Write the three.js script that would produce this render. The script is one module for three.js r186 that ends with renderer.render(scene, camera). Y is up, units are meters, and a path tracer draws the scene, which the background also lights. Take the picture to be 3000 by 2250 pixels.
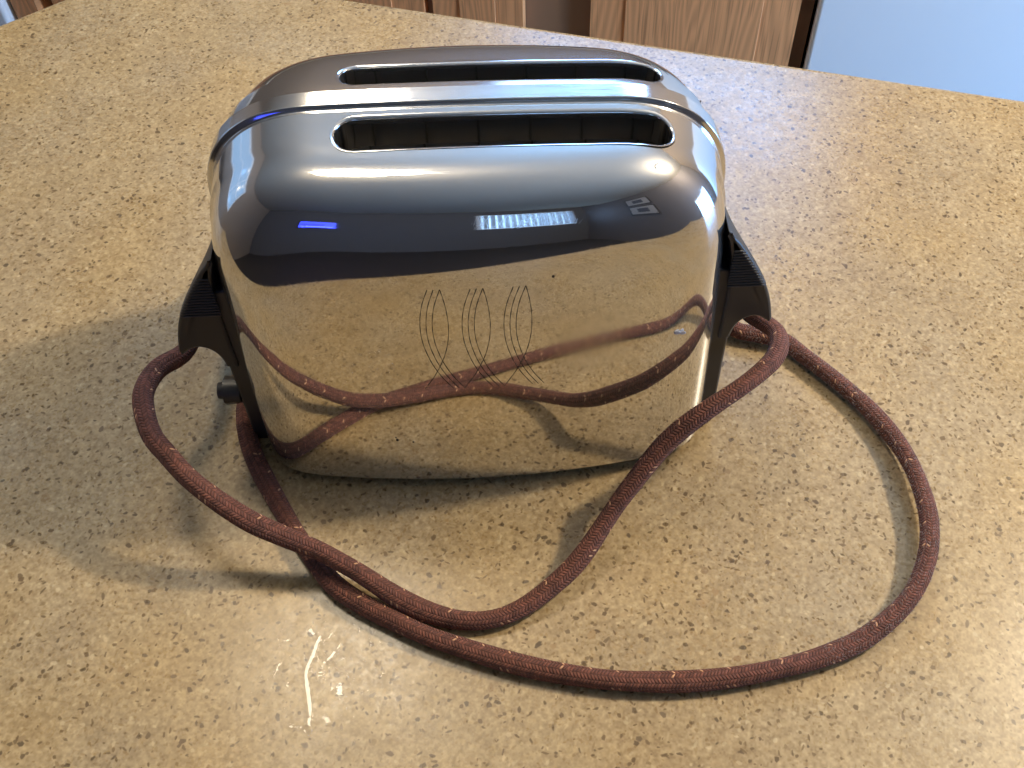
import * as THREE from 'three';
import { mergeGeometries } from 'three/addons/utils/BufferGeometryUtils.js';
import { RoundedBoxGeometry } from 'three/addons/geometries/RoundedBoxGeometry.js';
import { RectAreaLightUniformsLib } from 'three/addons/lights/RectAreaLightUniformsLib.js';

// ---------------------------------------------------------------- camera, exposure, lights
const D2R = Math.PI / 180;
const scene = new THREE.Scene();
scene.background = new THREE.Color(0, 0, 0);
const camera = new THREE.PerspectiveCamera(39.554, 4 / 3, 0.02, 40);
camera.position.set(0.0116, 0.4811, 0.3633);
camera.rotation.set(-52.244 * D2R, -7.563 * D2R, 3.167 * D2R, 'YXZ');
camera.setViewOffset(3000, 2250, -236.7, 87.1, 3000, 2250);
const renderer = new THREE.WebGLRenderer({ antialias: true });
renderer.toneMapping = THREE.LinearToneMapping;
renderer.toneMappingExposure = 1.24;
renderer.shadowMap.enabled = true;
RectAreaLightUniformsLib.init();

// the kitchen stands turned against the toaster; kitchen axes: kx along the counter's back edge, kz towards the room
const TH = 16.233 * D2R, CT = Math.cos(TH), ST = Math.sin(TH);
const CEIL = 1.5, FLOOR = -0.91;
const K = (kx, y, kz) => new THREE.Vector3(kx * CT - kz * ST, y, kx * ST + kz * CT);

const WARM = [1.0, 0.87, 0.66];
const LAMPS = [   // kx, kz, candela, dome radius
  { at: [-0.42, -0.33], cd: 0.2, r: 0.15, label: 'flush dome ceiling lamp over the countertop, left of the toaster' },
  { at: [1.16, -0.60], cd: 5.8, r: 0.20, label: 'flush dome ceiling lamp over the countertop, right of the toaster' },
  { at: [-0.80, -1.42], cd: 0.1, r: 0.12, label: 'small flush dome ceiling lamp near the window above the cabinets' },
];
const BLUE = [0.36, 0.62, 1.0];

// ---------------------------------------------------------------- helpers
let seed = 7;
const rnd = () => { seed = (seed + 0x6d2b79f5) | 0; let t = Math.imul(seed ^ (seed >>> 15), 1 | seed); t = (t + Math.imul(t ^ (t >>> 7), 61 | t)) ^ t; return ((t ^ (t >>> 14)) >>> 0) / 4294967296; };
const clamp = (x, a, b) => Math.min(b, Math.max(a, x));
const smooth = (a, b, x) => { const t = clamp((x - a) / (b - a), 0, 1); return t * t * (3 - 2 * t); };
const lerp = (a, b, t) => a + (b - a) * t;
const used = {};
const numbered = (name) => { const n = used[name] = (used[name] ?? -1) + 1; return n ? name + '_' + String(n).padStart(3, '0') : name; };
function thing(name, label, category, pos = [0, 0, 0], turn = 0, group) {
  const o = new THREE.Group(); o.name = numbered(name); scene.add(o);
  o.position.set(...pos); o.rotation.y = turn; o.userData = { label, category };
  if (group) o.userData.group = group;
  return o;
}
function part(name, geometry, material, parent) {
  const m = new THREE.Mesh(geometry, material); m.name = name; m.castShadow = m.receiveShadow = true; parent.add(m); return m;
}
function structure(name, geometry, material) {
  const m = part(name, geometry, material, scene); m.userData = { kind: 'structure' }; return m;
}
const box = (w, h, d, x = 0, y = 0, z = 0, r = 0) => {
  const g = r ? new RoundedBoxGeometry(w, h, d, 2, r) : new THREE.BoxGeometry(w, h, d); g.translate(x, y, z); return g;
};
const rgb = (r, g, b) => new THREE.Color().setRGB(r, g, b);
const std = (c, roughness = 0.6, metalness = 0, more = {}) => new THREE.MeshStandardMaterial({ color: rgb(...c), roughness, metalness, ...more });
const phys = (c, roughness, more = {}) => new THREE.MeshPhysicalMaterial({ color: rgb(...c), roughness, ...more });
function canvasTexture(w, h, draw, srgb) {
  const c = document.createElement('canvas'); c.width = w; c.height = h; draw(c.getContext('2d'), w, h);
  const t = new THREE.CanvasTexture(c); t.wrapS = t.wrapT = THREE.RepeatWrapping; if (srgb) t.colorSpace = THREE.SRGBColorSpace; return t;
}
// tileable value noise
function noise2(period, s) {
  const g = []; let q = s * 7919 + 13; const r = () => { q = (q * 1664525 + 1013904223) >>> 0; return q / 4294967296; };
  for (let i = 0; i < period * period; i++) g.push(r());
  return (x, y) => {
    const xi = Math.floor(x), yi = Math.floor(y), fx = x - xi, fy = y - yi, m = (k) => ((k % period) + period) % period;
    const sx = fx * fx * (3 - 2 * fx), sy = fy * fy * (3 - 2 * fy), at = (a, b) => g[m(b) * period + m(a)];
    return lerp(lerp(at(xi, yi), at(xi + 1, yi), sx), lerp(at(xi, yi + 1), at(xi + 1, yi + 1), sx), sy);
  };
}

// ---------------------------------------------------------------- countertop
const TILE = 0.62;
const stoneMap = canvasTexture(2048, 2048, (c, w, h) => {
  const img = c.createImageData(w, h), n1 = noise2(9, 1), n2 = noise2(40, 2), n3 = noise2(330, 3), n4 = noise2(14, 4), n5 = noise2(700, 6);
  for (let y = 0, i = 0; y < h; y++) for (let x = 0; x < w; x++, i += 4) {
    const u = x / w, v = y / h;
    const a = (n1(u * 9, v * 9) - 0.5) * 8 + (n2(u * 40, v * 40) - 0.5) * 9 + (n3(u * 330, v * 330) - 0.5) * 30 + (n5(u * 700, v * 700) - 0.5) * 26, p = (n4(u * 14, v * 14) - 0.5) * 12;
    img.data[i] = 163 + a + p * 0.4; img.data[i + 1] = 140 + a - p * 0.1; img.data[i + 2] = 103 + a * 0.9 - p; img.data[i + 3] = 255;
  }
  c.putImageData(img, 0, 0);
  const px = w / TILE;   // pixels in a metre
  const fleck = (size, stretch, color, alpha) => {
    const x = rnd() * w, y = rnd() * h, r = size * px / 2, k = 5 + Math.floor(rnd() * 4), turn = rnd() * Math.PI * 2, pts = [];
    for (let i = 0; i < k; i++) { const a = (i + rnd() * 0.6) / k * Math.PI * 2, q = r * (0.6 + rnd() * 0.6); const ex = Math.cos(a) * q * stretch, ey = Math.sin(a) * q / stretch; pts.push([ex * Math.cos(turn) - ey * Math.sin(turn), ex * Math.sin(turn) + ey * Math.cos(turn)]); }
    c.fillStyle = `rgba(${color.map(Math.round).join(',')},${alpha})`;
    for (const dx of x < 30 ? [0, w] : x > w - 30 ? [0, -w] : [0]) for (const dy of y < 30 ? [0, h] : y > h - 30 ? [0, -h] : [0]) {
      c.beginPath(); pts.forEach(([a, b], i) => i ? c.lineTo(x + dx + a, y + dy + b) : c.moveTo(x + dx + a, y + dy + b)); c.closePath(); c.fill();
    }
  };
  const tone = (r, g, b, k) => { const q = (rnd() - 0.5) * 2 * k, h = (rnd() - 0.5) * k * 0.25; return [r + q + h, g + q * 0.9, b + q * 0.75 - h]; };
  const many = (n, f) => { for (let i = 0; i < n; i++) f(); };
  many(15000, () => fleck(0.001 + rnd() * 0.003, 1 + rnd() * 0.4, tone(172, 147, 106, 9), 0.4));
  many(14000, () => fleck(0.0007 + rnd() * 0.0016, 1 + rnd() * 0.6, tone(136, 110, 70, 15), 0.6));
  many(2600, () => fleck(0.0012 + rnd() * 0.0018, 1 + rnd() * 0.5, tone(200, 180, 142, 12), 0.55));
  many(9000, () => fleck(0.0008 + rnd() * 0.0015, 1.05 + rnd() * 0.8, tone(96, 74, 44, 14), 0.78));
  many(2300, () => fleck(0.0014 + rnd() * 0.0018, 1 + rnd() * 0.45, tone(94, 74, 48, 15), 0.85));
  many(260, () => fleck(0.0020 + rnd() * 0.0016, 1 + rnd() * 0.35, tone(98, 80, 58, 16), 0.8));
  many(130, () => fleck(0.003 + rnd() * 0.0025, 1 + rnd() * 0.3, tone(148, 122, 86, 10), 0.8));
}, true);
stoneMap.repeat.set(1 / TILE, 1 / TILE); stoneMap.offset.set(0.31, 0.17);
const stoneRough = canvasTexture(1024, 1024, (c, w, h) => {
  const img = c.createImageData(w, h), n1 = noise2(12, 11), n2 = noise2(70, 12), n3 = noise2(300, 13);
  for (let y = 0, i = 0; y < h; y++) for (let x = 0; x < w; x++, i += 4) {
    const u = x / w, v = y / h, a = 128 + (n1(u * 12, v * 12) - 0.5) * 26 + (n2(u * 70, v * 70) - 0.5) * 18 + (n3(u * 300, v * 300) - 0.5) * 30;
    img.data[i] = img.data[i + 1] = img.data[i + 2] = a; img.data[i + 3] = 255;
  }
  c.putImageData(img, 0, 0);
});
stoneRough.repeat.set(1 / 0.37, 1 / 0.37);
const stone = phys([1, 1, 1], 0.58, { map: stoneMap, roughnessMap: stoneRough, bumpMap: stoneRough, bumpScale: 0.000008, ior: 1.5 });
const NEAR = 0.36;   // kz of the counter's edge on the room side
{
  // outline in kitchen axes (shape y = -kz so that the top faces up)
  const left = (kz) => -0.3585 - (kz + 0.3175) * 0.625;
  const pts = [[left(-0.3175), -0.3175], [1.35, -0.3175], [1.35, NEAR + 0.12], [left(NEAR), NEAR - 0.09]];
  const s = new THREE.Shape(); pts.forEach(([x, z], i) => i ? s.lineTo(x, -z) : s.moveTo(x, -z)); s.closePath();
  const g = new THREE.ExtrudeGeometry(s, { depth: 0.026, bevelEnabled: true, bevelThickness: 0.006, bevelSize: 0.006, bevelOffset: -0.006, bevelSegments: 4, curveSegments: 4 });
  g.rotateX(-Math.PI / 2); g.translate(0, -0.032, 0);
  const top = thing('kitchen_countertop', 'speckled tan stone countertop with brown flecks under the chrome toaster', 'countertop', [0, 0, 0], -TH);
  part('slab', g, stone, top);
  const c = thing('counter_base', 'oak cabinet base carrying the speckled stone countertop', 'cabinet', [0, 0, 0], -TH);
  part('carcass', box(1.55, 0.87, 0.62, 0.53, FLOOR + 0.437, 0.04), std([0.20, 0.11, 0.05], 0.5), c);
}

// ---------------------------------------------------------------- chrome toaster
const Z0 = -0.0035;                         // mid plane of the toaster
const XS = 0.0158;                          // the slots sit off centre, towards the right end
const S = { W: 0.1150, flare: 0.0012, taper: 0.0042, T: 0.1876, crown: 0.0022, R: 0.054, nc: 2.45, raT: 0.046, raS: 0.036, rb: 0.030, n: 3.7, zF: 0.0791, bul: 0.0089, yb: 0.0075 };
const lean = (y) => { const t = clamp((y - 0.01) / 0.16, 0, 1.2); return 0.005 * t + 0.013 * t * t; };
const faceZ = (x, y) => S.zF - S.bul * (x / 0.097) ** 2 - lean(y);
const bandRaise = (z) => 0.0021 * (1 - smooth(0.0042, 0.0058, Math.abs(z)));
let half = 1;   // which half of the shell is being built, front 1 or back -1
const roof = (z) => (half < 0 ? 0.0055 * smooth(0.008, 0.06, Math.abs(z)) : 0) + 0.120 * 0.024 * (1 - Math.exp(-Math.max(Math.abs(z) - 0.007, 0) / 0.024));   // the two halves of the top fall away from the middle band
// a point of the outline: u from 0 (left foot) over the top to 1 (right foot), the outline drawn in by ds at the sides and dt at the top
function outline(u, ds, dt, raise, drawn) {
  const R = S.R - 0.35 * drawn, T = S.T - dt + raise, yb = S.yb;
  const sgn = u < 0.5 ? -1 : 1, k = u < 0.5 ? u * 2 : (1 - u) * 2;            // k 0..1 foot to top centre
  const Wt = S.W - ds + raise;
  let x, y;
  if (k < 0.36) { y = lerp(yb, T - R, k / 0.36); x = Wt; } else if (k < 0.72) {
    const a = (k - 0.36) / 0.36 * Math.PI / 2, e = 2 / S.nc;
    x = Wt - R + R * Math.pow(Math.max(Math.cos(a), 0), e); y = T - R + R * Math.pow(Math.max(Math.sin(a), 0), e);
  } else { x = (Wt - R) * (1 - (k - 0.72) / 0.28); y = T; }
  x += S.flare * (1 - y / 0.19);
  y -= S.crown * (x / 0.1) ** 2 * smooth(0.05, 0.19, y);
  return [sgn * x, y];
}
// a point of the front half; s 0..1 mid plane to the start of the rounding, 1..2 rounding, 2..3 front face
function shellPoint(u, s, out) {
  const e = 2 / S.n;
  if (s <= 1) {
    const end = faceZ(...outline(u, S.taper * 0.3, 0, 0, 0)) - S.rb;
    const z = s < 0.5 ? s / 0.5 * 0.012 : lerp(0.012, end, (s - 0.5) / 0.5);
    const [x, y] = outline(u, S.taper * (z / 0.06) ** 2, roof(z), bandRaise(z), 0);
    return out.set(x, y, z);
  }
  const a = Math.min(s - 1, 1) * Math.PI / 2, p = Math.pow(Math.max(Math.cos(a), 0), e), q = Math.pow(Math.max(Math.sin(a), 0), e);
  const zt = faceZ(0.1, 0.09) - S.rb * (1 - q);
  let [x, y] = outline(u, S.raS * (1 - p) + S.taper * (zt / 0.06) ** 2, S.raT * (1 - p) + roof(zt), 0, S.raT * (1 - p));
  if (s > 2) { const t = 1 - (s - 2); x = x * t; y = S.yb + (y - S.yb) * t; }
  return out.set(x, y, faceZ(x, y) - S.rb * (1 - q));
}
const insideTop = (x, y, zr) => {
  half = zr < 0 ? -1 : 1;
  const zeta = faceZ(x, y) - Math.abs(zr); if (zeta <= 0) return false;
  const q = clamp(1 - zeta / S.rb, 0, 1), p = Math.pow(1 - Math.pow(q, S.n), 1 / S.n), d0 = S.raT * (1 - p), dt = d0 + roof(zr), ds = S.raS * (1 - p) + S.taper * (zr / 0.06) ** 2;
  const R = S.R - 0.35 * d0, yy = y + S.crown * (x / 0.1) ** 2 * smooth(0.05, 0.19, y), xx = Math.abs(x) - S.flare * (1 - y / 0.19);
  const T = S.T - dt, W = S.W - ds, ex = Math.max((xx - (W - R)) / R, 0), ey = (yy - (T - R)) / R;
  if (ey <= 0) return xx < W;
  return Math.pow(ex, S.nc) + Math.pow(ey, S.nc) < 1;
};
const topY = (x, zr) => { let a = 0.1, b = 0.2; for (let i = 0; i < 40; i++) { const m = (a + b) / 2; if (insideTop(x, m, zr)) a = m; else b = m; } return (a + b) / 2; };
const SLOTS = [{ z: 0.0198, hw: 0.0088 }, { z: -0.0194, hw: 0.0074 }], SLOT_A = 0.0705, LIP = 0.0017;
const slotDistance = (x, zr, s) => Math.hypot(Math.max(Math.abs(x - XS) - (SLOT_A - s.hw), 0), zr - s.z) - s.hw;   // outside > 0
const inHole = (x, y, zr) => y < 0.14 ? 1 : Math.min(...SLOTS.map((s) => slotDistance(x, zr, s))) - LIP;

function shellGeometry() {
  const NU = 420, us = [];
  for (let i = 0; i <= NU; i++) us.push(i / NU);
  const ss = [];
  for (let i = 0; i < 26; i++) ss.push(i / 26 * 0.5);
  for (let i = 0; i < 26; i++) ss.push(0.5 + i / 26 * 0.5);
  for (let i = 0; i <= 90; i++) ss.push(1 + i / 90);
  const capStart = ss.length; ss.push(2.00001);
  for (let i = 1; i <= 60; i++) ss.push(2 + i / 60 * 0.999);
  const pos = [], nor = [], uv = [], idx = [];
  const P = new THREE.Vector3(), A = new THREE.Vector3(), B = new THREE.Vector3(), C = new THREE.Vector3(), Dv = new THREE.Vector3();
  const put = (u, s, side, cap) => {
    shellPoint(u, s, P);
    let n;
    if (s > 2) {
      const e = 1e-5; n = new THREE.Vector3(-(faceZ(P.x + e, P.y) - faceZ(P.x - e, P.y)) / (2 * e), -(faceZ(P.x, P.y + e) - faceZ(P.x, P.y - e)) / (2 * e), 1).normalize();
    } else {
      const e = 1e-4, h = 2e-4, u0 = Math.max(u - e, 0), u1 = Math.min(u + e, 1);
      const s0 = s === 0 ? 0 : Math.max(s - h, 0), s1 = s <= 1 ? Math.min(s + h, 1) : Math.min(s + h, 2), s00 = s > 1 && s0 < 1 ? 1 : s0;
      shellPoint(u0, s, A); shellPoint(u1, s, B); shellPoint(u, s00, C); shellPoint(u, s1, Dv);
      n = B.sub(A).cross(Dv.sub(C)).normalize();
      if (n.x * P.x + n.y * (P.y - 0.08) + n.z * P.z < 0) n.negate();
      if (s === 0) { n.z = 0; n.normalize(); }
    }
    pos.push(P.x, P.y, side * P.z + Z0); nor.push(n.x, n.y, side * n.z);
    if (cap) uv.push(P.x + 0.5, P.y + 1.17); else uv.push(u * 0.5, s * 0.05);
    return pos.length / 3 - 1;
  };
  for (const side of [1, -1]) {
    half = side;
    const rows = ss.map((s, j) => us.map((u) => put(u, s, side, j >= capStart)));
    const par = (i, j) => [us[i], ss[j]];
    const hole = (k) => inHole(pos[3 * k], pos[3 * k + 1], pos[3 * k + 2] - Z0);
    const cut = new Map();
    const tri = (a, b, c) => { if (side > 0) idx.push(a[0], b[0], c[0]); else idx.push(a[0], c[0], b[0]); };
    const edge = (a, b) => {   // the point between a (kept) and b (in the hole) where the hole begins
      const key = a[0] + '_' + b[0]; if (cut.has(key)) return cut.get(key);
      let lo = 0, hi = 1; const q = new THREE.Vector3();
      for (let i = 0; i < 24; i++) { const m = (lo + hi) / 2; shellPoint(lerp(a[1], b[1], m), lerp(a[2], b[2], m), q); if (inHole(q.x, q.y, side * q.z) > 0) lo = m; else hi = m; }
      const v = [put(lerp(a[1], b[1], lo), lerp(a[2], b[2], lo), side, false), lerp(a[1], b[1], lo), lerp(a[2], b[2], lo)]; cut.set(key, v); return v;
    };
    for (let j = 0; j + 1 < rows.length; j++) {
      if (j === capStart - 1) continue;
      for (let i = 0; i < NU; i++) {
        const q = [[i, j], [i + 1, j], [i + 1, j + 1], [i, j + 1]].map(([a, b]) => [rows[b][a], ...par(a, b)]);
        for (const t of [[q[0], q[1], q[2]], [q[0], q[2], q[3]]]) {
          const d = t.map((v) => hole(v[0]) > 0), n = d.filter(Boolean).length;
          // orientation: u to the right over the top, s to the front
          const emit = (a, b, c) => tri(a, c, b);
          if (n === 3) emit(...t); else if (n) {
            const k = n === 1 ? d.indexOf(true) : d.indexOf(false), [a, b, c] = [t[k], t[(k + 1) % 3], t[(k + 2) % 3]];
            if (n === 1) emit(a, edge(a, b), edge(a, c)); else { const e1 = edge(b, a), e2 = edge(c, a); emit(b, c, e1); emit(c, e2, e1); }
          }
        }
      }
    }
  }
  const g = new THREE.BufferGeometry();
  g.setAttribute('position', new THREE.Float32BufferAttribute(pos, 3)); g.setAttribute('normal', new THREE.Float32BufferAttribute(nor, 3)); g.setAttribute('uv', new THREE.Float32BufferAttribute(uv, 2)); g.setIndex(idx);
  return g;
}
// grid of points -> geometry with smooth normals
function gridGeometry(rows, closeU = false, uvOf) {
  const n = rows[0].length, pos = [], uv = [], idx = [];
  rows.forEach((r, j) => r.forEach((p, i) => { pos.push(p[0], p[1], p[2]); uv.push(...(uvOf ? uvOf(i, j, p) : [i / n, j / rows.length])); }));
  for (let j = 0; j + 1 < rows.length; j++) for (let i = 0; i < (closeU ? n : n - 1); i++) {
    const a = j * n + i, b = j * n + (i + 1) % n, c = a + n, d = b + n; idx.push(a, b, d, a, d, c);
  }
  const g = new THREE.BufferGeometry(); g.setAttribute('position', new THREE.Float32BufferAttribute(pos, 3)); g.setAttribute('uv', new THREE.Float32BufferAttribute(uv, 2)); g.setIndex(idx); g.computeVertexNormals(); return g;
}
function stadium(off, s, n = 120) {   // points round a slot, off outside its edge
  const out = [], r = s.hw + off, L = SLOT_A - s.hw, total = 4 * L + 2 * Math.PI * r;
  for (let i = 0; i < n; i++) {
    let d = i / n * total;
    if (d < 2 * L) { out.push([XS - L + d, s.z + r]); continue; } d -= 2 * L;
    if (d < Math.PI * r) { const a = d / r; out.push([XS + L + Math.sin(a) * r, s.z + Math.cos(a) * r]); continue; } d -= Math.PI * r;
    if (d < 2 * L) { out.push([XS + L - d, s.z - r]); continue; } d -= 2 * L;
    const a = d / r; out.push([XS - L - Math.sin(a) * r, s.z - Math.cos(a) * r]);
  }
  return out;
}
const scratchMap = canvasTexture(2048, 2048, (c, w, h) => {
  c.fillStyle = 'rgb(128,128,128)'; c.fillRect(0, 0, w, h);
  c.lineCap = 'round';
  for (let i = 0; i < 5200; i++) {
    const x = rnd() * w, y = rnd() * h, a = rnd() * Math.PI * 2, l = 20 + rnd() * rnd() * 260, b = (rnd() - 0.5) * 0.5, v = rnd() < 0.6 ? 60 + rnd() * 50 : 150 + rnd() * 40;
    c.strokeStyle = `rgba(${v | 0},${v | 0},${v | 0},${0.25 + rnd() * 0.5})`; c.lineWidth = 0.8 + rnd() * 1.2;
    c.beginPath(); c.moveTo(x, y); c.quadraticCurveTo(x + Math.cos(a + b) * l / 2, y + Math.sin(a + b) * l / 2, x + Math.cos(a) * l, y + Math.sin(a) * l); c.stroke();
  }
});
scratchMap.repeat.set(4, 4);
const chromeRough = canvasTexture(1024, 1024, (c, w, h) => {
  const img = c.createImageData(w, h), n1 = noise2(10, 21), n2 = noise2(60, 22), n3 = noise2(400, 23);
  for (let y = 0, i = 0; y < h; y++) for (let x = 0; x < w; x++, i += 4) {
    const u = x / w, v = y / h, a = 40 + 14 * smooth(0.35, 0.9, n1(u * 10, v * 10)) + (n2(u * 60, v * 60) - 0.5) * 26 + (n3(u * 400, v * 400) - 0.5) * 24;
    img.data[i] = img.data[i + 1] = img.data[i + 2] = clamp(a, 8, 255); img.data[i + 3] = 255;
  }
  c.putImageData(img, 0, 0);
  c.lineCap = 'round';
  for (let i = 0; i < 1500; i++) { const x = rnd() * w, y = rnd() * h, a = rnd() * 6.3, l = 10 + rnd() * 90, v = 110 + rnd() * 90 | 0; c.strokeStyle = `rgba(${v},${v},${v},0.5)`; c.lineWidth = 0.7; c.beginPath(); c.moveTo(x, y); c.lineTo(x + Math.cos(a) * l, y + Math.sin(a) * l); c.stroke(); }
  for (let i = 0; i < 160; i++) { const x = w * 0.656 + (rnd() + rnd() + rnd() - 1.5) * 60, y = h * 0.181 + (rnd() + rnd() + rnd() - 1.5) * 46, r = 6 + rnd() * 20; c.fillStyle = 'rgba(190,190,190,0.05)'; c.beginPath(); c.ellipse(x, y, r * 1.6, r * 0.7, 2.4 + rnd() * 0.6, 0, 6.3); c.fill(); }   // a greasy thumb smudge on the front
  for (let i = 0; i < 9000; i++) {   // the top, rubbed dull by years of wiping: fine strokes, thinning out towards the front face
    const q = Math.pow(rnd(), 1.5), y = h * (1 - 0.205 * q), x = rnd() * w, l = 20 + rnd() * 120, dy = (rnd() - 0.5) * 26, v = 120 + rnd() * 135 | 0;
    c.strokeStyle = `rgba(${v},${v},${v},${0.12 + rnd() * 0.3})`; c.lineWidth = 0.6 + rnd() * 1.2; c.beginPath(); c.moveTo(x, y); c.quadraticCurveTo(x + l / 2, y + dy, x + l, y + dy * 0.6); c.stroke();
  }
});
chromeRough.repeat.set(3, 3);
const chrome = phys([0.71, 0.71, 0.71], 0.17, { metalness: 1, roughnessMap: chromeRough, bumpMap: scratchMap, bumpScale: 0.000014, clearcoat: 0.9, clearcoatRoughness: 0.46 });
const bakelite = phys([0.030, 0.027, 0.026], 0.42, {});
const darkSteel = std([0.10, 0.09, 0.08], 0.5, 1);
const sootSteel = std([0.13, 0.115, 0.10], 0.6, 0.3);

const toaster = thing('toaster', 'vintage chrome two slice toaster with black bakelite handles and brown cloth cord', 'toaster', [0, 0, 0]);
part('shell', shellGeometry(), chrome, toaster);
SLOTS.forEach((s) => {
  const rows = [];
  for (let j = 0; j <= 10; j++) { const a = j / 10 * Math.PI / 2, off = LIP * (1 - Math.sin(a)), drop = LIP * 0.8 * (1 - Math.cos(a)); rows.push(stadium(off, s).map(([x, z]) => [x, topY(x, z) - drop, z + Z0])); }
  for (const d of [0.003, 0.008, 0.014]) rows.push(stadium(-0.0001, s).map(([x, z]) => [x, topY(x, z) - LIP * 0.8 - d, z + Z0]));
  part('slot_rim', gridGeometry(rows, true), chrome, toaster);
  // the well under the slot: sooty sheet metal walls and a floor
  const well = [], dz = s.hw + 0.004;
  const wall = (w, h, d, x, y, z) => well.push(box(w, h, d, x, y, z));
  wall(0.150, 0.125, 0.0012, XS, 0.108, Z0 + s.z + dz); wall(0.150, 0.125, 0.0012, XS, 0.108, Z0 + s.z - dz);
  wall(0.0012, 0.125, dz * 2 + 0.0012, XS - 0.0755, 0.108, Z0 + s.z); wall(0.0012, 0.125, dz * 2 + 0.0012, XS + 0.0755, 0.108, Z0 + s.z);
  wall(0.150, 0.0012, dz * 2, XS, 0.045, Z0 + s.z);
  part('slot_well', mergeGeometries(well), sootSteel, toaster);
  for (let i = 0; i < 6; i++) for (const sd of [1, -1]) {
    const g = new THREE.CylinderGeometry(0.0007, 0.0007, 0.12, 8); g.translate(XS - 0.058 + i * 0.0232, 0.112, Z0 + s.z + sd * (s.hw + 0.001)); part('guard_wire', g, darkSteel, toaster);
  }
});
// dark base plate and feet
{
  const s = new THREE.Shape(), n = 60, pts = [];
  for (let i = 0; i <= n; i++) { const x = lerp(-0.112, 0.112, i / n); pts.push([x, 0.0745 - 0.0085 * (x / 0.097) ** 2 - 0.012 * smooth(0.09, 0.112, Math.abs(x))]); }
  pts.forEach(([x, z], i) => i ? s.lineTo(x, z) : s.moveTo(x, z)); pts.slice().reverse().forEach(([x, z]) => s.lineTo(x, -z)); s.closePath();
  const g = new THREE.ExtrudeGeometry(s, { depth: 0.005, bevelEnabled: false }); g.rotateX(-Math.PI / 2); g.translate(0, 0.0065, Z0);
  part('base_plate', g, sootSteel, toaster);
  for (const sx of [-1, 1]) for (const sz of [-1, 1]) { const f = new THREE.CylinderGeometry(0.007, 0.006, 0.0064, 20); f.translate(sx * 0.085, 0.0032, Z0 + sz * 0.045); part('foot', f, bakelite, toaster); }
}
// bakelite ends: a panel with a leg down each end and a ribbed handle that flares out of it
// each end is one bakelite moulding: a leg board down the end of the shell and a ribbed grip that flares out of it; outlines are (x, y)
const GRIP_OUT = [[0.1118, 0.1405], [0.1178, 0.1335], [0.1229, 0.1258], [0.1293, 0.1148], [0.1344, 0.1042], [0.1384, 0.0925], [0.1410, 0.0810]];
const GRIP_UNDER = [[0.1412, 0.0785], [0.1400, 0.0768], [0.1382, 0.0782], [0.1355, 0.0806], [0.1322, 0.0819], [0.1291, 0.0811], [0.1264, 0.0790], [0.1244, 0.0758], [0.1230, 0.0715], [0.1222, 0.0660]];
const sweepIn = (z) => lerp(0.05, 1, smooth(0.006, 0.040, z));
const smoothLine = (pts, n) => { const c = new THREE.CatmullRomCurve3(pts.map(([x, y]) => new THREE.Vector3(x, y, 0)), false, 'centripetal'); return Array.from({ length: n + 1 }, (_, i) => { const p = c.getPoint(i / n); return [p.x, p.y]; }); };
const gripCurve = smoothLine(GRIP_OUT, 60), GRIP = [...gripCurve, ...smoothLine([GRIP_OUT[GRIP_OUT.length - 1], ...GRIP_UNDER], 50).slice(1), [0.1165, 0.0660], [0.1165, 0.0900], [0.1160, 0.1200]];
const LEG = [[0.1080, 0.0004], [0.1205, 0.0004], [0.1226, 0.0030], [0.1224, 0.0300], [0.1221, 0.0500], [0.1221, 0.0665], [0.1205, 0.0930], [0.1175, 0.1180], [0.1080, 0.1180]];
const gripX = (y) => { for (let i = 1; i < gripCurve.length; i++) if (gripCurve[i][1] <= y) { const [a, b] = [gripCurve[i - 1], gripCurve[i]]; return lerp(a[0], b[0], (a[1] - y) / (a[1] - b[1])); } return gripCurve[gripCurve.length - 1][0]; };
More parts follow.
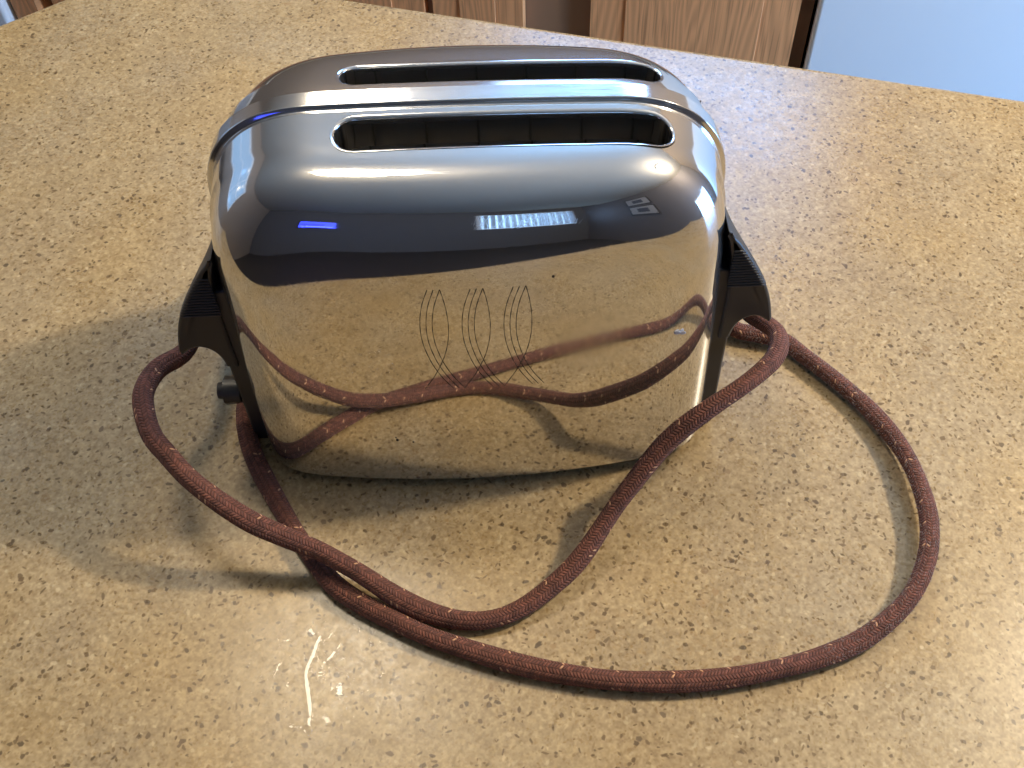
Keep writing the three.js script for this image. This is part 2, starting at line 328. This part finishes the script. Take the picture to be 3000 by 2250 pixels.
function moulding(poly, zFront, zBack, sweep, sx) {   // an outline carried from front to back, edges eased, what stands out drawn in towards the back
  const area = poly.reduce((s, [x, y], i) => { const [u, v] = poly[(i + 1) % poly.length]; return s + x * v - u * y; }, 0), P = area > 0 ? poly : poly.slice().reverse(), n = P.length;
  const inset = (d) => P.map(([x, y], i) => { const [ax, ay] = P[(i + n - 1) % n], [bx, by] = P[(i + 1) % n], tx = bx - ax, ty = by - ay, l = Math.hypot(tx, ty) || 1; return [x - ty / l * d, y + tx / l * d]; });
  const zs = [[zFront, 0.0014], [zFront - 0.0003, 0.0007], [zFront - 0.0008, 0.0002], [zFront - 0.0016, 0]];
  for (let i = 1; i < 14; i++) zs.push([lerp(zFront - 0.0016, zBack + 0.0016, i / 14), 0]);
  zs.push([zBack + 0.0016, 0], [zBack + 0.0008, 0.0002], [zBack + 0.0003, 0.0007], [zBack, 0.0014]);
  const put = ([x, y], z) => { const k = sweep ? sweepIn(z) : 1; return [x > 0.1130 ? 0.1130 + (x - 0.1130) * k : x, y, z]; };
  const rows = zs.map(([z, d]) => inset(d).map((p) => put(p, z)));
  const fix = (g) => { if (sx < 0) { const p = g.attributes.position; for (let i = 0; i < p.count; i++) p.setX(i, -p.getX(i)); const q = Array.from(g.index.array); for (let i = 0; i < q.length; i += 3) [q[i + 1], q[i + 2]] = [q[i + 2], q[i + 1]]; g.setIndex(q); } g.computeVertexNormals(); return g.toNonIndexed(); };
  const side = fix(gridGeometry(rows.slice().reverse(), true));
  const caps = [0, rows.length - 1].map((r) => {
    const flat = rows[r], tris = THREE.ShapeUtils.triangulateShape(flat.map(([x, y]) => new THREE.Vector2(x, y)), []), g = new THREE.BufferGeometry();
    g.setAttribute('position', new THREE.Float32BufferAttribute(flat.flat(), 3)); g.setAttribute('uv', new THREE.Float32BufferAttribute(flat.flatMap(([x, y]) => [x, y]), 2)); g.setIndex(tris.flatMap((t) => r ? [t[0], t[2], t[1]] : t)); return fix(g);
  });
  return mergeGeometries([side, ...caps]);
}
for (const sx of [-1, 1]) {
  part('leg_board', moulding(LEG, 0.0400, -0.0470, false, sx), bakelite, toaster);
  const up = sx > 0 ? 0.004 : 0;
  const grip = part('grip', moulding(GRIP.map(([x, y]) => [x, y + up]), 0.0418, -0.0488, true, sx), bakelite, toaster);
  for (let i = 0; i < 14; i++) {   // ribs across the face of the grip and round its outer edge
    const y = 0.1052 + i * 0.00182, x = gripX(y), e = 0.0026, path = [];
    for (let k = 0; k <= 8; k++) path.push(new THREE.Vector3(sx * lerp(0.1155, x - e, k / 8), y, 0.0418));
    for (let k = 1; k <= 6; k++) { const a = k / 6 * Math.PI / 2; path.push(new THREE.Vector3(sx * (x - e + Math.sin(a) * e), y - 0.0002 * k, 0.0418 - 0.002 * (1 - Math.cos(a)))); }
    for (let k = 1; k <= 8; k++) { const z = lerp(0.0398, 0.0290, k / 8); path.push(new THREE.Vector3(sx * (0.1130 + (x - 0.1130) * sweepIn(z)), y - 0.0012, z)); }
    part('rib', new THREE.TubeGeometry(new THREE.CatmullRomCurve3(path.map((v) => v.setY(v.y + up))), 44, 0.00064, 6), bakelite, grip);
  }
}
{   // browning control on the left leg
  const k = new THREE.CylinderGeometry(0.0075, 0.0068, 0.008, 8); k.rotateZ(Math.PI / 2); k.translate(-0.1268, 0.036, 0.033);
  const knob = part('control_knob', k, bakelite, toaster);
  const tip = new THREE.CylinderGeometry(0.0042, 0.0048, 0.004, 16); tip.rotateZ(Math.PI / 2); tip.translate(-0.1322, 0.036, 0.033); part('knob_tip', tip, bakelite, knob);
}
// etched decoration on the front: three leaves with trailing lines
{
  const ink = std([0.03, 0.022, 0.016], 0.7);
  const left = [[0, 139.5], [-3.0, 130.5], [-4.6, 120.5], [-4.4, 110], [-2.4, 100], [-0.3, 93.6], [3.0, 86.4], [7.2, 79.5]], right = [[0.1, 139.6], [1.5, 132], [2.3, 121.5], [1.6, 111], [-0.4, 102], [-2.3, 96.6], [-5.9, 88.6], [-11.1, 79.8]];
  const line = (pts, dx, name) => {
    const c = new THREE.CatmullRomCurve3(pts.map(([x, y]) => new THREE.Vector3((x + dx) / 1000, y / 1000, 0))), n = 48, rows = [[], []];
    for (let i = 0; i <= n; i++) {
      const p = c.getPoint(i / n), t = c.getTangent(i / n), w = 0.0002 * (0.75 + 0.25 * Math.sin(i * 1.3));
      for (const [r, sg] of [[0, 1], [1, -1]]) { const x = p.x - sg * t.y * w, y = p.y + sg * t.x * w; rows[r].push([x, y, faceZ(x, y) + Z0 + 0.00008]); }
    }
    part(name, gridGeometry([rows[1], rows[0]]), ink, toaster);
  };
  for (const ax of [-15.2, 3.0, 21.2]) { for (const d of [0, -2.65, -5.3]) line(left, ax + d, 'etched_line'); line(right, ax, 'etched_line'); }
}

{   // dried paint dabs and dark specks stuck to the front
  const dab = (x, y, w, h, m, name) => { const g = new THREE.SphereGeometry(1, 14, 8); g.scale(w, h, 0.0003); g.translate(x, y, faceZ(x, y) + Z0); part(name, g, m, toaster); };
  const pale = std([0.62, 0.62, 0.66], 0.6), dark = std([0.02, 0.015, 0.012], 0.8);
  dab(0.0903, 0.1003, 0.0017, 0.0013, pale, 'paint_dab'); dab(0.0930, 0.0996, 0.0015, 0.0013, pale, 'paint_dab');
  for (const [x, y, r] of [[-0.0437, 0.0433, 0.0005], [-0.0432, 0.0413, 0.0009], [0.033, 0.1432, 0.0008], [-0.0357, 0.0398, 0.0006]]) dab(x, y, r * 0.8, r, dark, 'dark_speck');
}

// ---------------------------------------------------------------- cloth cord
const braid = (kind) => canvasTexture(2048, 512, (c, w, h) => {
  // x: 51.2 mm along the cord, y: once round; twelve ribs, strands slanted one way and the other
  const img = c.createImageData(w, h), ribs = 12, n1 = noise2(20, 31), n2 = noise2(128, 32);
  for (let y = 0, i = 0; y < h; y++) for (let x = 0; x < w; x++, i += 4) {
    const r = y / h * ribs, k = Math.floor(r), f = r - k, dir = k % 2 ? 1 : -1;
    const strand = (x / w) * 32 + dir * f * 0.85, g = strand - Math.floor(strand);
    const hgt = Math.pow(Math.sin(Math.PI * g), 0.7) * Math.pow(Math.sin(Math.PI * clamp(f, 0.001, 0.999)), 0.45);
    const nz = n2(x / w * 512, y / h * 128), nl = n1(x / w * 20, y / h * 6);
    if (kind === 'height') { const v = clamp(hgt * 215 + nz * 40, 0, 255); img.data[i] = img.data[i + 1] = img.data[i + 2] = v; } else {
      const sid = ((Math.floor(strand) % 32) + 32) % 32, thread = n2(sid * 37 + k * 11, k * 29 + sid * 5), b = 0.72 + 0.28 * hgt + (nz - 0.5) * 0.3 + (thread - 0.5) * 0.25 + (nl - 0.5) * 0.1;
      const pale = thread > 0.972 && hgt > 0.62;
      img.data[i] = clamp((pale ? 186 : 120) * b, 0, 255); img.data[i + 1] = clamp((pale ? 142 : 74) * b, 0, 255); img.data[i + 2] = clamp((pale ? 108 : 60) * b, 0, 255);
    }
    img.data[i + 3] = 255;
  }
  c.putImageData(img, 0, 0);
}, kind !== 'height');
const clothMap = braid('color'), clothBump = braid('height');
for (const t of [clothMap, clothBump]) t.repeat.set(1 / 0.0512, 1);
const cloth = phys([1, 1, 1], 0.9, { map: clothMap, bumpMap: clothBump, bumpScale: 0.0006, sheen: 0.5, sheenRoughness: 0.6, sheenColor: rgb(0.45, 0.28, 0.25) });
const CORD_A = [[-112, 12, -55], [-124, 7, -30], [-129, 5, 0], [-128.5, 5, 28], [-122.6, 5, 49], [-112.2, 5, 72], [-101.3, 5, 91.4], [-89.7, 5, 110.1], [-76.4, 5, 128.3], [-62.8, 5, 139.5], [-47.3, 5, 149.3], [-32.2, 5, 157.8], [-15.1, 5, 165.3], [5.9, 5, 173.6], [26.8, 5, 180], [47.7, 5, 184.6], [68.7, 5, 187.3], [89.9, 5, 188.7], [111.5, 5, 188.1], [133.7, 5, 185.6], [152.1, 5, 181.9], [171, 6, 176], [187.5, 8, 166.7], [201.7, 10, 154.4], [212.3, 12, 137.7], [218.6, 12, 117.6], [219.8, 11, 95.5], [217.1, 9, 72.7], [209.6, 7, 50], [198.7, 6, 31.5], [180.2, 6, 7.6], [169.4, 6, -4.8], [156.8, 6, -10], [144.6, 6, -14], [134, 6, -32], [130, 6, -60], [116, 6, -92], [80, 6, -112], [30, 6, -119], [-30, 6, -119], [-85, 8, -113], [-124, 16, -94], [-142, 30, -62], [-147, 42, -22]];
const CORD_B = [[-149.2, 50, 18.1], [-158.7, 56, 33.6], [-161.5, 60, 50.3], [-158.6, 60, 63.8], [-153.9, 58, 74.5], [-147, 56, 82.6], [-138.4, 52, 91.9], [-130.2, 48, 98.8], [-120.4, 42, 105.3], [-110.7, 36, 110.1], [-100.2, 29.5, 112.9], [-89.3, 23.5, 115.6], [-80.3, 19.5, 118.5], [-70.8, 16.2, 123.4], [-64.9, 14.3, 126.7], [-55.6, 11.8, 132.8], [-47.1, 9.5, 138.5], [-37.4, 7.5, 144.2], [-27.8, 6, 148.4], [-18.2, 5, 151.2], [-8.4, 5, 152.4], [2.5, 5, 151.1], [13.6, 6, 147.2], [26.2, 8, 140], [37.9, 11, 131.7], [46.3, 14.5, 123.5], [53.7, 19, 115.1], [62.1, 26, 106.3], [70.4, 34, 99.1], [77.3, 41, 93.4], [84.6, 48, 88.2], [94.1, 56, 83.8], [104.2, 62, 79.6], [113.5, 65, 75], [123.2, 67, 69.7], [133.7, 67, 62], [143.3, 65, 52.2], [148.4, 63, 42.2], [149.3, 60, 31.8], [145.4, 57, 23.3], [138.5, 54, 12], [133, 48, -20], [131, 36, -60], [118, 20, -100], [90, 8, -128], [40, 5, -140]];
{
  const R = 0.0047, pts = [...CORD_A, ...CORD_B].map(([x, y, z]) => new THREE.Vector3(x / 1000, y / 1000, z / 1000));
  const curve = new THREE.CatmullRomCurve3(pts, false, 'centripetal'); curve.arcLengthDivisions = 4000;
  const len = curve.getLength(), N = Math.round(len / 0.0016), M = 28, rows = [], U = [];
  let side = new THREE.Vector3(0, 1, 0);
  const wob = noise2(64, 41), w2 = noise2(64, 42);
  for (let i = 0; i <= N; i++) {
    const t = i / N, p = curve.getPointAt(t), tan = curve.getTangentAt(t), s = t * len;
    side = side.clone().sub(tan.clone().multiplyScalar(side.dot(tan))).normalize();
    const up = tan.clone().cross(side), row = [], tw = s * 38, lump = 1 + (wob(s * 45, 0.5) - 0.5) * 0.10;
    p.x += (w2(s * 28, 3.5) - 0.5) * 0.0012; p.z += (w2(s * 28, 9.5) - 0.5) * 0.0012;
    for (let k = 0; k <= M; k++) {
      const a = k / M * Math.PI * 2, r = R * lump * (1 + 0.055 * Math.cos(2 * (a - tw)));
      row.push([p.x + (side.x * Math.cos(a) + up.x * Math.sin(a)) * r, Math.max(p.y + (side.y * Math.cos(a) + up.y * Math.sin(a)) * r, 0.0004), p.z + (side.z * Math.cos(a) + up.z * Math.sin(a)) * r]);
    }
    rows.push(row); U.push(s);
  }
  const g = gridGeometry(rows, false, (i, j) => [U[j], i / M]);
  const cord = part('power_cord', g, cloth, toaster); cord.userData = { label: 'braided maroon cloth cord looped in front of the toaster' };
  // stray fibres of the worn cloth
  const fg = new THREE.CylinderGeometry(0.00005, 0.00007, 1, 4); fg.translate(0, 0.5, 0);
  const fuzz = new THREE.InstancedMesh(fg, phys([0.20, 0.10, 0.085], 0.9), 2600), m = new THREE.Matrix4(), q = new THREE.Quaternion(), y = new THREE.Vector3(0, 1, 0);
  for (let i = 0; i < 2600; i++) {
    const j = Math.floor(rnd() * N), k = Math.floor(rnd() * M), P = new THREE.Vector3(...rows[j][k]), c = new THREE.Vector3(); rows[j].slice(0, M).forEach((v) => c.add(new THREE.Vector3(...v))); c.multiplyScalar(1 / M);
    const d = P.clone().sub(c).normalize().add(new THREE.Vector3(rnd() - 0.5, rnd() - 0.5, rnd() - 0.5).multiplyScalar(1.9)).normalize();
    q.setFromUnitVectors(y, d); m.compose(P.sub(d.clone().multiplyScalar(0.0002)), q, new THREE.Vector3(1, 0.0006 + rnd() * rnd() * 0.0016, 1)); fuzz.setMatrixAt(i, m);
  }
  fuzz.name = 'cloth_fuzz'; fuzz.userData = { kind: 'stuff' }; cord.add(fuzz);
  // grey lint caught in the weave of the right-hand loop
  const far = []; for (let j = 0; j < N; j++) if (U[j] < 1.1 && rows[j][0][0] > 0.15) far.push(j);
  const lint = new THREE.InstancedMesh(fg, phys([0.34, 0.29, 0.27], 0.9), 5200);
  for (let i = 0; i < 5200; i++) {
    const j = far[Math.floor(rnd() * far.length)], k = Math.floor(rnd() * M), P = new THREE.Vector3(...rows[j][k]), Q = new THREE.Vector3(...rows[Math.min(j + 2, N)][k]);
    const d = Q.sub(P).normalize().add(new THREE.Vector3(rnd() - 0.5, rnd() - 0.5, rnd() - 0.5).multiplyScalar(2.2)).normalize();
    q.setFromUnitVectors(y, d); m.compose(P, q, new THREE.Vector3(1.1, 0.0006 + rnd() * 0.0012, 1.1)); lint.setMatrixAt(i, m);
  }
  lint.name = 'lint'; lint.userData = { kind: 'stuff' }; cord.add(lint);
}

// ---------------------------------------------------------------- water on the counter
const water = phys([1, 1, 1], 0.0, { transmission: 1, thickness: 0, ior: 1.42 });
function waterStrip(pts, w0, w1, h, parent, name) {   // a low bead of water along a line, (x, z) in mm
  const c = new THREE.CatmullRomCurve3(pts.map(([x, z]) => new THREE.Vector3(x / 1000, 0, z / 1000))), n = Math.max(24, pts.length * 12), m = 12, rows = [], nz = noise2(32, 51 + pts.length);
  for (let i = 0; i <= n; i++) {
    const t = i / n, p = c.getPoint(t), tan = c.getTangent(t); p.x += (nz(t * 11, 4.5) - 0.5) * w0 * 1.2;
    const e = Math.sqrt(Math.max(1 - Math.pow(Math.abs(2 * t - 1), 6), 0)), w = 1.5 * lerp(w0, w1, t) * (0.65 + 0.7 * nz(t * 9, 2.5)) * e + 0.00001, row = [];
    for (let k = 0; k <= m; k++) { const v = k / m * 2 - 1; row.push([p.x - tan.z * w * v, 0.0001 + h * e * (0.75 + 0.5 * nz(t * 14, 7.5)) * (1 - Math.abs(v) ** 5), p.z + tan.x * w * v]); }
    rows.push(row);
  }
  const k = gridGeometry(rows);
  if (k.attributes.normal.getY((m + 1) * 5 + 6) < 0) { const q = Array.from(k.index.array); for (let i = 0; i < q.length; i += 3) [q[i + 1], q[i + 2]] = [q[i + 2], q[i + 1]]; k.setIndex(q); k.computeVertexNormals(); }
  return part(name, k, water, parent);
}
{
  const spill = thing('water_streak', 'thin branching streak of spilled water on the stone in front of the cord', 'spill');
  waterStrip([[-79.7, 145.1], [-82.5, 149.4], [-82.7, 155], [-85.3, 162.5], [-86.9, 168.8], [-86, 176.9], [-84.4, 184.8], [-84.4, 192.4], [-83.1, 200.5]], 0.0016, 0.0012, 0.0006, spill, 'trickle');
  waterStrip([[-75.2, 149.9], [-78.6, 154.2], [-82.4, 155.3]], 0.0007, 0.0007, 0.0004, spill, 'trickle');
  waterStrip([[-70.2, 154.8], [-75.5, 162.1], [-79.8, 167.2], [-80.5, 172.5], [-78.8, 175.3]], 0.0007, 0.0018, 0.0006, spill, 'trickle');
  waterStrip([[-98.1, 162.6], [-101.1, 168.8], [-101.8, 172.5]], 0.001, 0.0015, 0.0006, spill, 'drop');
  waterStrip([[-103.2, 152.3], [-98.4, 153.5], [-93.7, 153.6]], 0.0009, 0.0006, 0.0004, spill, 'drop');
  waterStrip([[-91.6, 191.9], [-91.9, 194.4], [-87.4, 195.2], [-83.5, 199]], 0.0012, 0.0007, 0.0004, spill, 'drop');
  waterStrip([[-71.7, 175.3], [-70.7, 182.7]], 0.0018, 0.0016, 0.0003, spill, 'drop');
  waterStrip([[-78.4, 189.9], [-74.6, 194.2]], 0.0015, 0.0012, 0.0003, spill, 'drop');
  waterStrip([[-88, 148], [-84, 152]], 0.0014, 0.0010, 0.0002, spill, 'wet_film');
  for (let i = 0; i < 170; i++) {   // fine spray round the streak, thickest beside it
    const x = -83 + (rnd() + rnd() + rnd() - 1.5) * 26, z = 171 + (rnd() + rnd() - 1) * 32, w = 0.3 + rnd() * rnd() * 1.5;
    waterStrip([[x, z - w], [x + (rnd() - 0.5) * w, z], [x + (rnd() - 0.5) * w, z + w]], w * 0.0005, w * 0.0003, 0.00022, spill, 'droplet');
  }
  const spot = thing('water_drops', 'few small drops of water on the stone inside the large cord loop', 'spill');
  for (const [x, z, w] of [[75.3, 148.6, 1.6], [75.6, 152.6, 1.0], [76.6, 155.6, 0.9], [83.5, 151.8, 0.9]]) waterStrip([[x, z - w * 0.8], [x + 0.4, z], [x + 0.6, z + w * 0.8]], w * 0.0007, w * 0.0008, 0.0004, spot, 'drop');
}

// ---------------------------------------------------------------- the kitchen round the counter
const wallPaint = std([0.10, 0.095, 0.10], 0.85), whitePaint = std([0.72, 0.73, 0.75], 0.6), ceilPaint = std([0.54, 0.475, 0.385], 0.9);
const placeK = (o, kx, y, kz, turn = 0) => { o.position.copy(K(kx, y, kz)); o.rotation.y = -TH + turn; return o; };
const KX0 = -2.3, KX1 = 1.95, KZ0 = -1.72, KZ1 = 3.3;
{
  const W = KX1 - KX0, D = KZ1 - KZ0, mx = (KX0 + KX1) / 2, mz = (KZ0 + KZ1) / 2, H = CEIL - FLOOR;
  placeK(structure('floor', box(W + 0.4, 0.1, D + 0.4), std([0.035, 0.03, 0.03], 0.6)), mx, FLOOR - 0.05, mz);
  placeK(structure('ceiling', box(W + 0.4, 0.1, D + 0.4), ceilPaint), mx, CEIL + 0.05, mz);
  placeK(structure('wall', box(W + 0.4, H, 0.1), std([0.20, 0.15, 0.11], 0.8)), mx, (CEIL + FLOOR) / 2, KZ0 - 0.05);
  placeK(structure('wall_001', box(W + 0.4, H, 0.1), wallPaint), mx, (CEIL + FLOOR) / 2, KZ1 + 0.05);
  placeK(structure('wall_002', box(0.1, H, D), std([0.30, 0.24, 0.19], 0.85)), KX0 - 0.05, (CEIL + FLOOR) / 2, mz);
  placeK(structure('wall_003', box(0.1, H, D), std([0.16, 0.14, 0.14], 0.85)), KX1 + 0.05, (CEIL + FLOOR) / 2, mz);
}
// ceiling lamps
const lampGlow = new THREE.MeshStandardMaterial({ color: rgb(0.8, 0.78, 0.74), roughness: 0.5, emissive: rgb(...WARM), emissiveIntensity: 20 });
for (const L of LAMPS) {
  const t = thing('ceiling_lamp', L.label, 'lamp'); placeK(t, L.at[0], CEIL, L.at[1]);
  const ring = new THREE.CylinderGeometry(L.r + 0.012, L.r + 0.012, 0.03, 48); ring.translate(0, -0.016, 0); part('ring', ring, whitePaint, t);
  const dome = new THREE.SphereGeometry(L.r, 40, 16, 0, Math.PI * 2, Math.PI / 2, Math.PI / 2); dome.scale(1, 0.62, 1); dome.translate(0, -0.032, 0);
  part('lamp_dome', dome, lampGlow, t);
  const p = new THREE.PointLight(rgb(...WARM), L.cd, 0, 2); p.name = 'lamp_light'; p.position.set(0, -0.032 - L.r * 0.3, 0); p.castShadow = true; p.shadow.radius = L.r * 0.29 / 0.02; p.shadow.bias = -0.001; t.add(p);
}
// windows: lit panes in white frames, blue with daylight
function windowThing(label, kx, y, kz, turn, w, h, glow, cols, rows, day = BLUE) {
  const t = thing('window', label, 'window'); placeK(t, kx, y, kz, turn);
  const paneMat = new THREE.MeshStandardMaterial({ color: rgb(0.1, 0.1, 0.1), roughness: 0.1, emissive: rgb(...day), emissiveIntensity: glow * 0.5 });
  const pw = w / cols, ph = h / rows;
  for (let i = 0; i < cols; i++) for (let j = 0; j < rows; j++) part('pane', box(pw - 0.03, ph - 0.03, 0.004, -w / 2 + pw * (i + 0.5), -h / 2 + ph * (j + 0.5), 0.012), paneMat, t);
  for (let i = 0; i <= cols; i++) part('frame_bar', box(i % cols ? 0.03 : 0.07, h + 0.07, 0.03, -w / 2 + pw * i, 0, 0.016), whitePaint, t);
  for (let j = 0; j <= rows; j++) part('frame_bar', box(w + 0.07, j % rows ? 0.03 : 0.07, 0.026, 0, -h / 2 + ph * j, 0.014), whitePaint, t);
  const a = new THREE.RectAreaLight(rgb(...day), glow * 0.5, w, h); a.name = 'window_light'; a.position.set(0, 0, 0.05); a.lookAt(0, 0, 1); t.add(a);
  a.rotation.set(0, Math.PI, 0);
  return t;
}
windowThing('white framed window above the oak cabinets behind the counter', -0.08, 1.17, KZ0, 0, 0.70, 0.44, 21, 2, 1, [0.18, 0.46, 1.0]);
windowThing('wide white framed window on the wall at the left end of the counter', KX0, 0.55, -0.45, Math.PI / 2, 1.5, 0.9, 0.7, 2, 2);
windowThing('glazed door with daylight on the wall at the right end of the counter', KX1, -0.28, -0.45, -Math.PI / 2, 1.0, 1.22, 18, 1, 1, [0.20, 0.50, 1.0]);
{   // window with vertical blinds across the room
  const t = windowThing('window with vertical blinds on the dark wall across the room', 1.36, 0.62, KZ1, Math.PI, 0.84, 1.0, 3.2, 1, 1);
  for (let i = 0; i < 14; i++) { const g = new THREE.BoxGeometry(0.05, 0.97, 0.003); g.rotateY(0.9); g.translate(-0.39 + i * 0.06, 0, 0.09); part('blind_slat', g, std([0.5, 0.55, 0.62], 0.7), t); }
}
// television with a blue picture
{
  const t = thing('television', 'television with a blue lit screen across the room', 'television'); placeK(t, -0.54, 0.40, KZ1 - 0.05, Math.PI);
  part('bezel', box(0.66, 0.44, 0.05), std([0.01, 0.01, 0.012], 0.3), t);
  const em = canvasTexture(128, 72, (c, w, h) => { c.fillStyle = 'rgb(40,60,255)'; c.fillRect(0, 0, w, h); c.fillStyle = 'rgb(24,30,150)'; c.fillRect(w * 0.25, h * 0.35, w * 0.7, h * 0.35); c.fillStyle = 'rgb(120,140,255)'; c.fillRect(w * 0.05, h * 0.75, w * 0.9, h * 0.12); }, true);
  part('screen', box(0.62, 0.38, 0.004, 0, 0, 0.027), new THREE.MeshStandardMaterial({ color: rgb(0.02, 0.02, 0.03), roughness: 0.3, emissive: rgb(1, 1, 1), emissiveMap: em, emissiveIntensity: 1.6 }), t);
  const a = new THREE.RectAreaLight(rgb(0.1, 0.14, 1), 0.6, 0.62, 0.38); a.name = 'screen_light'; a.position.set(0, 0, 0.04); a.rotation.set(0, Math.PI, 0); t.add(a);
}
for (const [y, label] of [[0.95, 'upper framed picture on the side wall of the room'], [0.42, 'lower framed picture with wide pale mat on the side wall']]) {
  const t = thing('picture_frame', label, 'picture', [0, 0, 0], 0, 'framed pictures on the side wall'); placeK(t, KX1, y, 1.8, -Math.PI / 2);
  part('frame', box(0.74, 0.46, 0.03, 0, 0, 0.016), std([0.05, 0.04, 0.035], 0.5), t); part('mat', box(0.66, 0.38, 0.004, 0, 0, 0.033), std([0.45, 0.43, 0.42], 0.8), t); part('print', box(0.3, 0.2, 0.004, 0, 0, 0.037), std([0.1, 0.1, 0.12], 0.7), t);
}
// oak base cabinet across the aisle, white appliances beside it
const oakMap = canvasTexture(1024, 1024, (c, w, h) => {
  const img = c.createImageData(w, h), n1 = noise2(8, 61), n2 = noise2(256, 62), n3 = noise2(32, 63);
  for (let y = 0, i = 0; y < h; y++) for (let x = 0; x < w; x++, i += 4) {
    const u = x / w, v = y / h, dx = (u - 0.5 + (n1(u * 8, v * 4) - 0.5) * 0.08), d = Math.sqrt(dx * dx * 900 + 0.3) + v * 7 + n3(u * 32, v * 6) * 0.7;
    const ring = 0.5 + 0.5 * Math.sin(d * Math.PI * 2 * 1.1), por = n2(u * 256, v * 12);
    const b = 0.86 + 0.10 * ring - 0.12 * smooth(0.62, 0.9, por);
    img.data[i] = 238 * b; img.data[i + 1] = 165 * b; img.data[i + 2] = 108 * b; img.data[i + 3] = 255;
  }
  c.putImageData(img, 0, 0);
}, true);
const oak = std([1, 1, 1], 0.42, 0, { map: oakMap });
const oakDark = std([0.30, 0.17, 0.095], 0.45);
const scaledUV = (g, sx, sy, ox = 0, oy = 0) => { const p = g.attributes.position, uv = g.attributes.uv; for (let i = 0; i < p.count; i++) uv.setXY(i, p.getX(i) * sx + ox, p.getY(i) * sy + oy); return g; };
const CAB = -1.1;
{
  const t = thing('oak_cabinet', 'oak base cabinet with raised panel doors across the aisle behind the counter', 'cabinet'); placeK(t, 0, FLOOR, CAB);
  part('carcass', box(1.32, 0.86, 0.58, -0.46, 0.43, -0.30), oakDark, t);
  for (const [x, w] of [[-0.94, 0.33], [-0.585, 0.34], [-0.335 + 0.035, 0.0], [0.02, 0.32], [-0.325, 0.15]].filter((a) => a[1])) {
    const d = part('door', scaledUV(box(w, 0.62, 0.018, x, 0.40, 0.001), 2.2, 1.1, 0.1 + x), oak, t);
    if (w > 0.2) part('raised_panel', scaledUV(box(w - 0.11, 0.5, 0.014, x, 0.40, 0.0055, 0.001), 3.2, 1.4, 0.5 - x * 3.2, 0.3), oak, d);
    else part('raised_panel', scaledUV(box(w - 0.09, 0.5, 0.014, x, 0.40, 0.0055, 0.001), 3.2, 1.4, 0.2, 0.3), oak, d);
  }
  part('worktop', box(1.4, 0.03, 0.64, -0.46, 0.88, -0.28), std([0.3, 0.24, 0.15], 0.4), t);
  const e = thing('oak_filler', 'narrow dark oak panel between the cabinet and the white appliance', 'panel'); placeK(e, 0.182, FLOOR, CAB);
  part('board', scaledUV(box(0.035, 0.86, 0.58, 0, 0.43, -0.30), 2, 2), oakDark, e);
}
const enamel = phys([0.74, 0.75, 0.76], 0.25, { clearcoat: 0.4, clearcoatRoughness: 0.15 });
{
  const t = thing('white_dishwasher', 'plain white enamel appliance front beside the oak cabinet', 'appliance'); placeK(t, 0.66, FLOOR, CAB);
  part('front', box(0.91, 1.2, 0.03, 0, 0.62, 0.0, 0.008), enamel, t); part('body', box(0.90, 1.2, 0.55, 0, 0.61, -0.30), whitePaint, t);
  const l = thing('white_stove', 'white enamel appliance at the left end of the oak cabinet', 'appliance'); placeK(l, -1.58, FLOOR, CAB + 0.02);
  part('front', box(0.78, 0.85, 0.03, 0, 0.45, 0.0, 0.008), enamel, l); part('body', box(0.76, 0.85, 0.55, 0, 0.44, -0.30), whitePaint, l);
  const p = thing('oak_post', 'slim oak post standing between the white stove and the cabinet', 'post'); placeK(p, -1.156, FLOOR, CAB + 0.01);
  part('post', scaledUV(box(0.048, 0.85, 0.5, 0, 0.43, -0.24), 2, 2), oak, p);
}

renderer.render(scene, camera);
